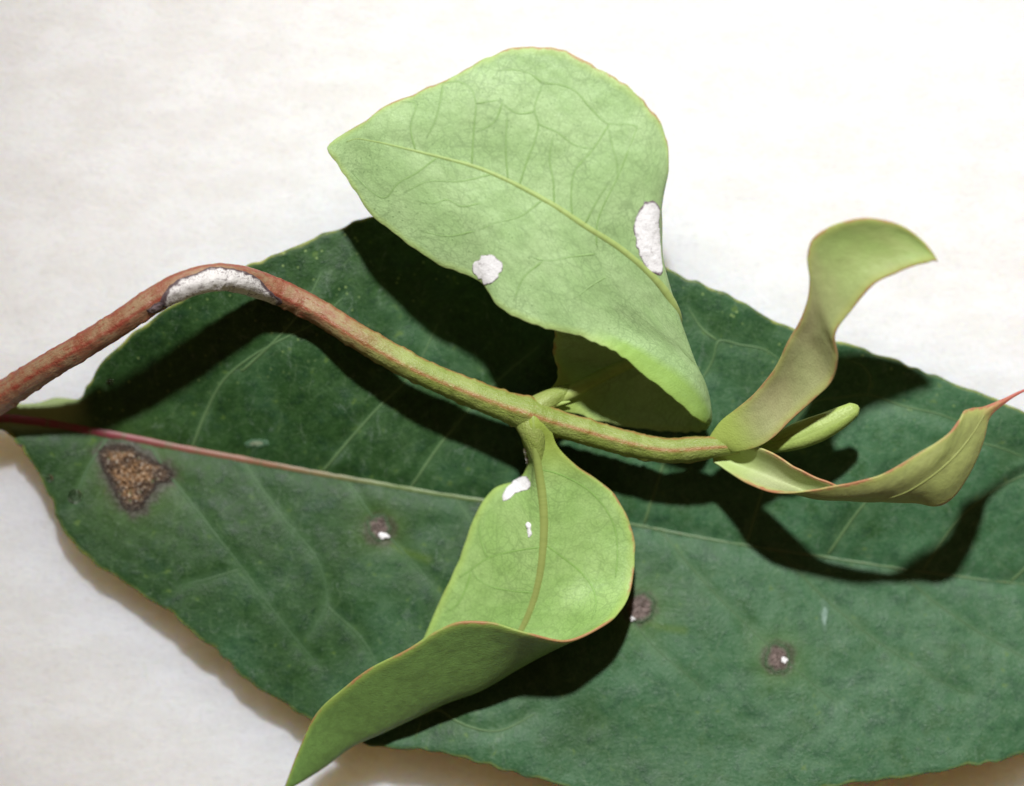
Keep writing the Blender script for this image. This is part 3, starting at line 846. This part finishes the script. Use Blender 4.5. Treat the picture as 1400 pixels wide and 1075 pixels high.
lleaf = lower.build('leaf', M_LOWER, sprig, {'vd': vein_field(lower, LVEINS, 0.0, .56)})
lleaf['label'] = 'bright green young leaf below the stem with a rolled red-edged margin'
axis_rib(lower, [3, 5, 7, 8, 8, 7.5, 7, 6.5, 6, 5, 4, 3], M_MID_LO, lleaf, .02, .62, ramp=(0.0, .05, .3))
for v in LVEINS:
    vein(lower, v, 2.4, 1.3, M_VEIN_LO, lleaf, hi=.56, sink=.74)
la = lambda u, v: (lambda w, n: (w + n * lower.th / 2, n))(*lower.at(u, v, 0, .5))
k6 = lambda L: c1(L, 5.375, 640, 560)
o = patch(la, k6([(250,650),(268,605),(325,545),(385,502),(452,492),(470,530),(466,585),(405,605),(345,630),(295,672),(260,678)]), 1.2, M_WHITE, lleaf, 'white_patch', seg=60, rings=14, seed=15, jag=.8)
o['label'] = 'white patch on the upper left lobe beside the midrib'
patch(la, k6([(425,840),(440,822),(462,830),(466,870),(468,930),(450,945),(438,890)]), 2.0, M_WHITE, lleaf, 'white_patch', seg=36, rings=8, seed=16, jag=.6)
patch(la, k6([(412,272),(424,270),(440,340),(450,400),(438,405),(424,350)]), 2.0, M_WHITE, lleaf, 'white_patch', seg=36, rings=8, seed=17, jag=.4)

# --- stalks flaring out of the stem
def petiole(pts, parent):
    c = curve(pts, 50); W = world_of(c[:, :3]); sides = 28
    a = np.cumsum(np.r_[0, np.linalg.norm(np.diff(W, axis=0), axis=1)])
    t_ = np.linspace(0, 2 * math.pi, sides, endpoint=False)
    fl_ = np.stack([np.repeat(a[:, None], sides, 1) + 733, 14 * np.cos(t_)[None] + 0 * a[:, None], 14 * np.sin(t_)[None] + 0 * a[:, None]], -1) / 100
    prof = lambda R_, th_: R_[:, None] * (1 + .10 * np.exp(-(ang(th_[None], .2) / .5) ** 2)) * (1 - .16 * np.abs(np.cos(th_))[None])
    tube('petiole', W, c[:, 3], M_STEM, parent, sides, profile=prof,
         attrs={'flat': fl_.reshape(-1, 3), 'px': np.full(50 * sides, 7.4), 'ridge': np.zeros(50 * sides)})
petiole([(716,556,104,20),(722,570,110,21.5),(727,584,116,20),(731,600,117,16),(735,620,114,11),(739,645,109,6.5),(741,668,105,3)], lleaf)
petiole([(716,572,104,18),(732,560,108,18),(748,549,107,15),(764,541,101,12.5),(784,533,92,9.5),(812,520,80,6)], uleaf)

# --- upright shoot leaf
def rowS(L, R, dz=-10.0):
    L, R = np.array(L, float), np.array(R, float)
    return [L, L + (R - L) * .28 + [0, 0, dz * .8], (L + R) / 2 + [0, 0, dz], L + (R - L) * .72 + [0, 0, dz * .8], R]
AR = [rowS((970,598,112),(988,614,112), 4), rowS((984,578,122),(1004,617,124), 3), rowS((1004,561,135),(1026,615,137), 0), rowS((1030,538,155),(1054,602,152), -4),
      rowS((1056,508,178),(1084,573,167)), rowS((1075,472,200),(1113,547,181)), rowS((1091,444,216),(1138,520,196)),
      rowS((1102,416,231),(1145,490,218), -5), rowS((1107,383,246),(1142,457,237), -3), rowS((1104,350,259),(1166,423,251), -6),
      rowS((1114,324,268),(1193,391,262)), rowS((1150,305,275),(1227,373,268)), rowS((1194,299,278),(1255,363,271), -6),
      rowS((1240,313,276),(1271,359,270), -4), rowS((1266,335,272),(1278,357,269), -2), rowS((1281,356,268),(1282,358,268), 0)]
sa = Blade(AR, [-1, -.45, 0, .45, 1], 190, 60, 4.6, crenate=.8, cren_len=9, seed=13, wrinkle=.8)
sal = sa.build('leaf', M_SHOOT_A, sprig)
sal['label'] = 'narrow olive young leaf standing upright at the stem tip'
# --- curled shoot leaf with hooked tip
def rowC(R, M, L, Rm=None, Lm=None, dz=0.0):
    R, M, L = (np.array(x, float) for x in (R, M, L))
    Rm = (R + M) / 2 + [0, 0, dz] if Rm is None else np.array(Rm, float)
    Lm = (L + M) / 2 + [0, 0, dz] if Lm is None else np.array(Lm, float)
    return [R, Rm, M, Lm, L]
BR = [rowC((975,632,108),(975,620,104),(978,606,108)),
      rowC((992,643,106),(1000,630,94),(1012,608,112), dz=-3),
      rowC((1020,661,110),(1040,645,88),(1052,618,118), dz=-6),
      rowC((1065,674,116),(1082,664,86),(1092,642,116), dz=-6),
      rowC((1112,670,122),(1118,679,88),(1128,657,110), Rm=(1113,680,106), dz=-4),
      rowC((1155,662,132),(1156,683,96),(1160,670,98), Rm=(1154,679,116)),
      rowC((1200,651,142),(1194,684,106),(1204,684,92), Rm=(1196,672,128)),
      rowC((1250,623,152),(1233,674,126),(1250,687,100), Rm=(1240,652,144)),
      rowC((1296,594,158),(1275,649,144),(1292,689,112), Rm=(1284,624,155), Lm=(1287,668,132)),
      rowC((1312,573,158),(1303,625,150),(1322,655,126), Rm=(1306,602,156), Lm=(1316,640,141)),
      rowC((1322,560,156),(1326,597,152),(1344,606,136), Rm=(1323,580,156), Lm=(1337,601,146)),
      rowC((1344,556,153),(1345,567,153),(1353,572,146)),
      rowC((1372,545,152),(1373,548,152),(1375,551,151)),
      rowC((1398,533,150),(1399,535,150),(1400,536,150)),
      rowC((1421,527,148),(1421,528,148),(1422,528,148))]
for r_, dz_ in zip(BR, (0, 10, 30, 52, 64, 70, 70, 66, 60, 54, 48, 42, 36, 34, 34)):
    for p_ in r_: p_[2] += dz_
sb = Blade(BR, [-1, -.5, 0, .5, 1], 220, 80, 4.4, crenate=1.2, cren_len=6, seed=17, wrinkle=.7)
sbl = sb.build('leaf', M_SHOOT_B, sprig)
sbl['label'] = 'curled bronze-edged young leaf with a red hooked tip'
midrib(sb, [(1200,683),(1233,674),(1275,649),(1303,625),(1326,597),(1345,567)], [1.6, 2.6, 2.4, 1.4], M_MID_SH, sbl, lo=.45, sink=.7, n=60)

# --- bud between the shoot leaves
def bud(name, pts, rad, flat_, parent, label=None):
    c = curve(pts, 60); W = world_of(c); t = np.linspace(0, 1, 60)
    R = np.interp(t, np.linspace(0, 1, len(rad)), rad)
    R = np.convolve(np.pad(R, 2, mode='edge'), np.ones(5) / 5, 'valid')
    R[-1] *= .25; R[-2] *= .62; R[-3] *= .84
    sides = 28
    prof = lambda R, th: R[:, None] * (flat_ + (1 - flat_) * np.abs(np.sin(th))[None]) * (1 - .16 * np.exp(-(ang(th[None], .55) / .16) ** 2))
    at = {'flat': np.stack([np.repeat(t * 1.3, sides), np.tile(np.linspace(0, .6, sides), 60), np.zeros(60 * sides)], -1),
          'edge': np.full(60 * sides, 50.0), 'run': np.repeat(t, sides), 'face': np.zeros(60 * sides)}
    o = tube(name, W, R, M_BUD, parent, sides, attrs=at, profile=prof)[0]
    if label: o['label'] = label
    return o
bd = bud('bud', [(1030,614,116),(1065,606,120),(1100,594,126),(1140,576,132),(1174,556,136)], [7, 12, 17, 18, 15, 9], .75, sprig, 'tongue-shaped pale green bud at the stem tip')
bud('bud_scale', [(1040,606,122),(1075,592,128),(1105,578,134),(1132,566,138)], [3, 7, 8, 6, 3], .8, bd)
bud('axillary_bud', [(738,560,108),(752,555,110),(766,552,108),(780,549,106)], [3.5, 4, 3, 1.2], .8, sprig, 'tiny bud in the axil of the folded leaf')

# ---------------------------------------------------------------- water droplets
def droplet(u, v, r, label, h=.22):
    w, nn = da(u, v)
    V = []; rings, seg = 10, 24
    a = np.cross(nn, [1, 0, 0]); a /= np.linalg.norm(a); b = np.cross(nn, a)
    for k in range(rings + 1):
        f = math.pi / 2 * k / rings
        for q in range(seg):
            t = 2 * math.pi * q / seg
            V.append((a * math.cos(t) + b * math.sin(t)) * r * math.sin(f) + nn * (r * h * math.cos(f)))
    F = [[k*seg + q, (k+1)*seg + q, (k+1)*seg + (q+1) % seg, k*seg + (q+1) % seg] for k in range(rings) for q in range(seg)]
    F.append([rings * seg + q for q in range(seg)][::-1])
    o = mesh_object('water_droplet', V, F, M_WATER)
    o.location = Vector((w + nn * .6) * S)
    o['label'] = label; o['category'] = 'droplet'; o['group'] = 'droplets on the dark leaf'
droplet(103, 679, 10, 'clear round water droplet on the dark leaf left of the brown spot')
droplet(150, 520, 5, 'tiny clear droplet on the dark leaf just under the stem')
droplet(68, 654, 5, 'tiny clear droplet on the left edge of the dark leaf')
